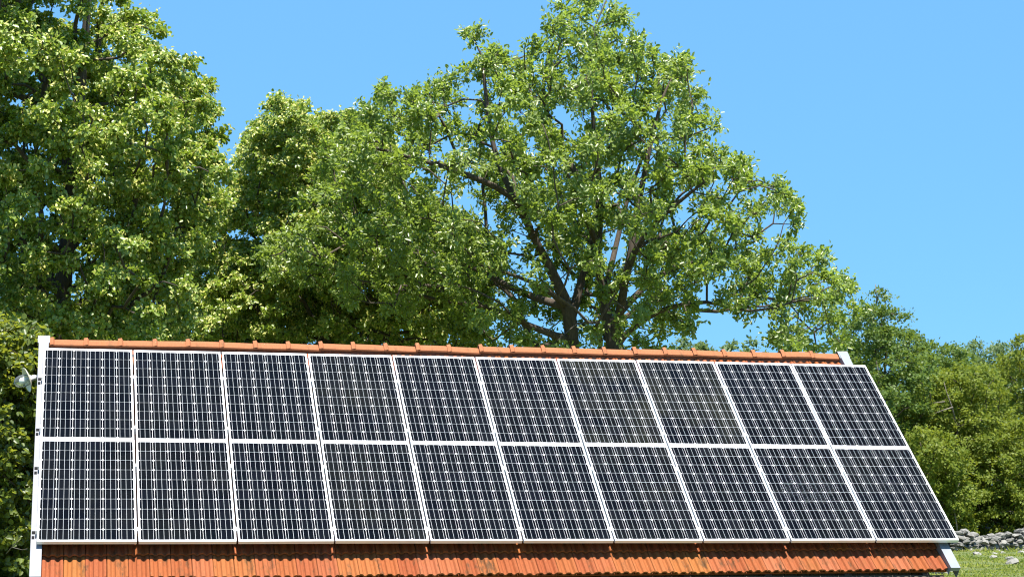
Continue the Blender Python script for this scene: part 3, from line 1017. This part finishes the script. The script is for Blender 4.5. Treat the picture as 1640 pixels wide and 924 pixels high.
wood('paler tree behind with a feathery top in the gap of the skyline',
     [(1520, 760), (1525, 610), (1545, 568), (1556, 545), (1572, 540), (1582, 552), (1598, 545), (1616, 552), (1640, 600), (1650, 760)],
     84, 1580, 'far', 230, 63)
wood('yellow green tree at the right picture edge, tallest there',
     [(1585, 780), (1590, 640), (1600, 580), (1612, 560), (1626, 545), (1640, 530), (1680, 505), (1740, 520), (1780, 620), (1780, 780)],
     72, 1680, 'wood_yellow', 340, 64, dead=[[[(1590, 640, 69.5), (1606, 628, 69.4), (1618, 618, 69.4)], [(1604, 636, 69.4), (1618, 632, 69.3)]]])
wood('yellow green hornbeam with a bare pale branch in the middle of the wood',
     [(1440, 830), (1442, 720), (1455, 660), (1480, 615), (1520, 588), (1560, 582), (1600, 600), (1622, 660), (1620, 830)],
     66.5, 1535, 'wood_yellow', 390, 65,
     dead=[[[(1530, 672, 63.6), (1524, 650, 63.6), (1516, 628, 63.6), (1512, 612, 63.7)], [(1526, 652, 63.6), (1512, 656, 63.5), (1496, 662, 63.5)], [(1513, 643, 63.6), (1495, 645, 63.5)]]])
wood('low bright bushy hornbeam directly behind the left end of the stone wall',
     [(1470, 868), (1452, 790), (1440, 720), (1470, 690), (1510, 690), (1545, 720), (1560, 790), (1556, 868)],
     63.5, 1530, 'wood_yellow', 260, 66, dead=[[[(1534, 860, 61.6), (1532, 838, 61.6), (1528, 815, 61.6), (1532, 785, 61.7), (1538, 770, 61.7)]]], rmax=1.8)
wood('wide bushy tree behind the stone wall at the right picture edge',
     [(1545, 858), (1548, 770), (1565, 700), (1600, 680), (1650, 670), (1720, 690), (1760, 780), (1760, 858)],
     65, 1640, 'wood_yellow', 300, 67, rmax=2.2)
wood('shaded tree filling the wood low down behind the other trunks',
     [(1380, 850), (1385, 700), (1450, 620), (1560, 600), (1700, 590), (1800, 650), (1800, 850)],
     88, 1600, 'wood_dark', 200, 68, size=.16, sep=.8, rc=.65, rmax=3.0)
wood('dark tree partly hidden behind the right edge of the panels',
     [(1330, 850), (1335, 660), (1360, 600), (1410, 590), (1450, 640), (1480, 720), (1490, 850)],
     70, 1410, 'wood_dark', 220, 69)
# distant tree tops over the ridge
for i, (px, top, w, lab) in enumerate([
        (1062, 551, 34, 'leftmost of the small distant treetops peeping over the ridge'),
        (1098, 541, 52, 'widest distant treetop above the ridge, right of the oak trunk'),
        (1130, 548, 36, 'distant bushy treetop just right of the widest one above the ridge'),
        (1172, 549, 22, 'small lone distant treetop in the sky gap above the ridge'),
        (1208, 545, 34, 'rightmost distant treetop over the ridge, left of the hanging oak leaves')]):
    poly = [(px - w * .62, 700), (px - w * .6, top + 22), (px - w * .35, top + 8), (px - w * .05, top), (px + w * .3, top + 6), (px + w * .55, top + 20), (px + w * .62, 700)]
    make_tree('distant_tree', lab, poly, 105 + i, px, 'far', 75, .7, .5, 9, 7, .26, .7, 1.2, 80 + i, simple=True, trunk_r=.15,
              group='distant treetops over the ridge', inset=3)

# ---------------------------------------------------------------- dry stone wall, rocks, grass
def rock_mesh(mb, c, s, rng, flat=0.7):
    import itertools
    # a faceted lump: a cube with chamfered, jittered corners
    rot = Matrix.Rotation(rng.uniform(0, 6.28), 3, 'Z') @ Matrix.Rotation(rng.uniform(-.35, .35), 3, 'X') @ Matrix.Rotation(rng.uniform(-.35, .35), 3, 'Y')
    th = [(-1, -1, 0), (0, -1, 0), (1, -1, 0), (1, 0, 0), (1, 1, 0), (0, 1, 0), (-1, 1, 0), (-1, 0, 0)]
    rings = []
    for z, k in ((-0.9, .6), (-0.35, 1.0), (0.35, 0.95), (0.9, .55)):
        ring = []
        for x, y, _ in th:
            q = 0.82 if x and y else 1.0
            ring.append(Vector((x * q * k * s[0] * rng.uniform(.62, 1.2), y * q * k * s[1] * rng.uniform(.62, 1.2), z * s[2] * rng.uniform(.65, 1.25))))
        rings.append(ring)
    vs = []
    for ring in rings:
        for p in ring:
            q = rot @ p
            vs.append((q.x + c[0], q.y + c[1], q.z + c[2]))
    fs = []
    for i in range(3):
        for k in range(8):
            k2 = (k + 1) % 8
            fs.append((i * 8 + k, i * 8 + k2, (i + 1) * 8 + k2, (i + 1) * 8 + k))
    fs.append(tuple(range(24, 32))); fs.append(tuple(reversed(range(8))))
    mb.quadmesh(vs, fs)

def stone_wall():
    rng = np.random.default_rng(7)
    A = at(1500, 846, 57); B = at(1760, 846, 61)
    L = np.linalg.norm((B - A)[:2]); dirv = (B - A) / L
    mb = MB()
    x = 0
    for course in range(6):
        x = rng.uniform(-.2, 0)
        while x < L:
            w = rng.uniform(.10, .42)
            p = A + dirv * (x + w / 2)
            g = float(ground_z(p[0], p[1]))
            h = 0.125
            top = 3.4 + 1.6 * (x / L) + 0.7 * math.sin(x * 1.9)
            if course < top:
                for side in (-1, 1):
                    dep = (0.26 - 0.02 * course) * side
                    rock_mesh(mb, (p[0] + rng.normal(0, .02), p[1] + dep + rng.normal(0, .03), g + 0.05 + course * h + rng.normal(0, .035)),
                              (w * .56, .16, rng.uniform(.05, .095)), rng)
            x += w * 0.93
    b = (A + B) / 2
    o = link('dry_stone_wall', mb.mesh('dry_stone_wall', M['stone'], (b[0], b[1], 1.75)), None, (float(b[0]), float(b[1]), 1.75))
    tag(o, 'low dry stone wall of rough grey limestone along the foot of the wood', 'stone wall')
stone_wall()

def hit_ground(px, py):
    d = FW + RT * (px - 820) / F - UP * (py - 462) / F
    t = 20.0
    while t < 120:
        p = CAM + d * t
        if p[2] < ground_z(p[0], p[1]): return p
        t += 0.1
    return p
rngr = np.random.default_rng(17)
for px, py, w, lab in [
        (1565, 887, 13, 'pale rock in the grass in front of the stone wall, nearest the panels'),
        (1590, 893, 12, 'whitish rock in the grass, lower neighbour of the rock nearest the panels'),
        (1593, 887, 9, 'small flat rock in the grass just below the middle of the wall'),
        (1622, 902, 22, 'long grey rock lying aslant in the grass at the right'),
        (1616, 895, 13, 'grey rock just behind the long aslant rock in the grass'),
        (1635, 884, 9, 'bright round rock in the grass at the right picture edge'),
        (1605, 885, 8, 'small rock at the foot of the wall above the grey rock'),
        (1572, 881, 9, 'fallen stone in front of the wall foot near the panels'),
        (1508, 922, 28, 'broad pale rock in the grass below the right roof corner'),
        (1524, 916, 9, 'small rock in the grass behind the broad pale rock')]:
    p = hit_ground(px, py)
    dd = (p - CAM) @ FW
    s = w * dd / F
    mb = MB(); rock_mesh(mb, (0, 0, 0.0), (s * .55, s * .6, s * .34), rngr)
    o = link('rock', mb.mesh('rock', M['rock']), None, (float(p[0]), float(p[1]), float(p[2])))
    tag(o, lab, 'rock', 'pale rocks lying in the meadow')

def grass():
    rng = np.random.default_rng(5)
    n = 60000
    d = 26 + 36 * rng.random(n) ** 1.2
    px = rng.uniform(1330, 1800, n)
    b = CAM[None, :2] + d[:, None] * (FW[:2] + RT[:2] * ((px - 820) / F)[:, None])
    ok = ~((b[:, 0] < 5.0) & (b[:, 1] < 5.5))
    b = b[ok]; n = len(b)
    cl = np.sin(b[:, 0] * 2.1 + 3 * np.sin(b[:, 1] * .8)) * np.sin(b[:, 1] * 1.7)
    h = (0.045 + 0.04 * np.clip(cl, -.6, 1)) * rng.uniform(.6, 1.5, n)
    WA = at(1500, 846, 57)[:2]; WB = at(1760, 846, 61)[:2]; wd = (WB - WA) / np.linalg.norm(WB - WA)
    off = (b - WA) @ np.array([wd[1], -wd[0]])            # metres in front of the stone wall
    h = h * np.where((off > 0.1) & (off < 0.9), rng.uniform(1.2, 4.0, n), 1.0)
    P = np.column_stack([b, ground_z(b[:, 0], b[:, 1]) - 0.01])
    ax = unit(rng.normal(0, .9, (n, 3)) * np.array([1, 1, 0]) + np.array([0, 0, 1.0]))
    nr = unit(rng.normal(0, 1, (n, 3)))
    me = leaf_mesh('grass', P, ax, nr, h, rng.uniform(.018, .045, n), M['grass'], (0, 0, 0), simple=True)
    o = link('grass', me)
    tag(o, 'short sunny meadow grass in front of the stone wall', 'grass', kind='stuff')
grass()
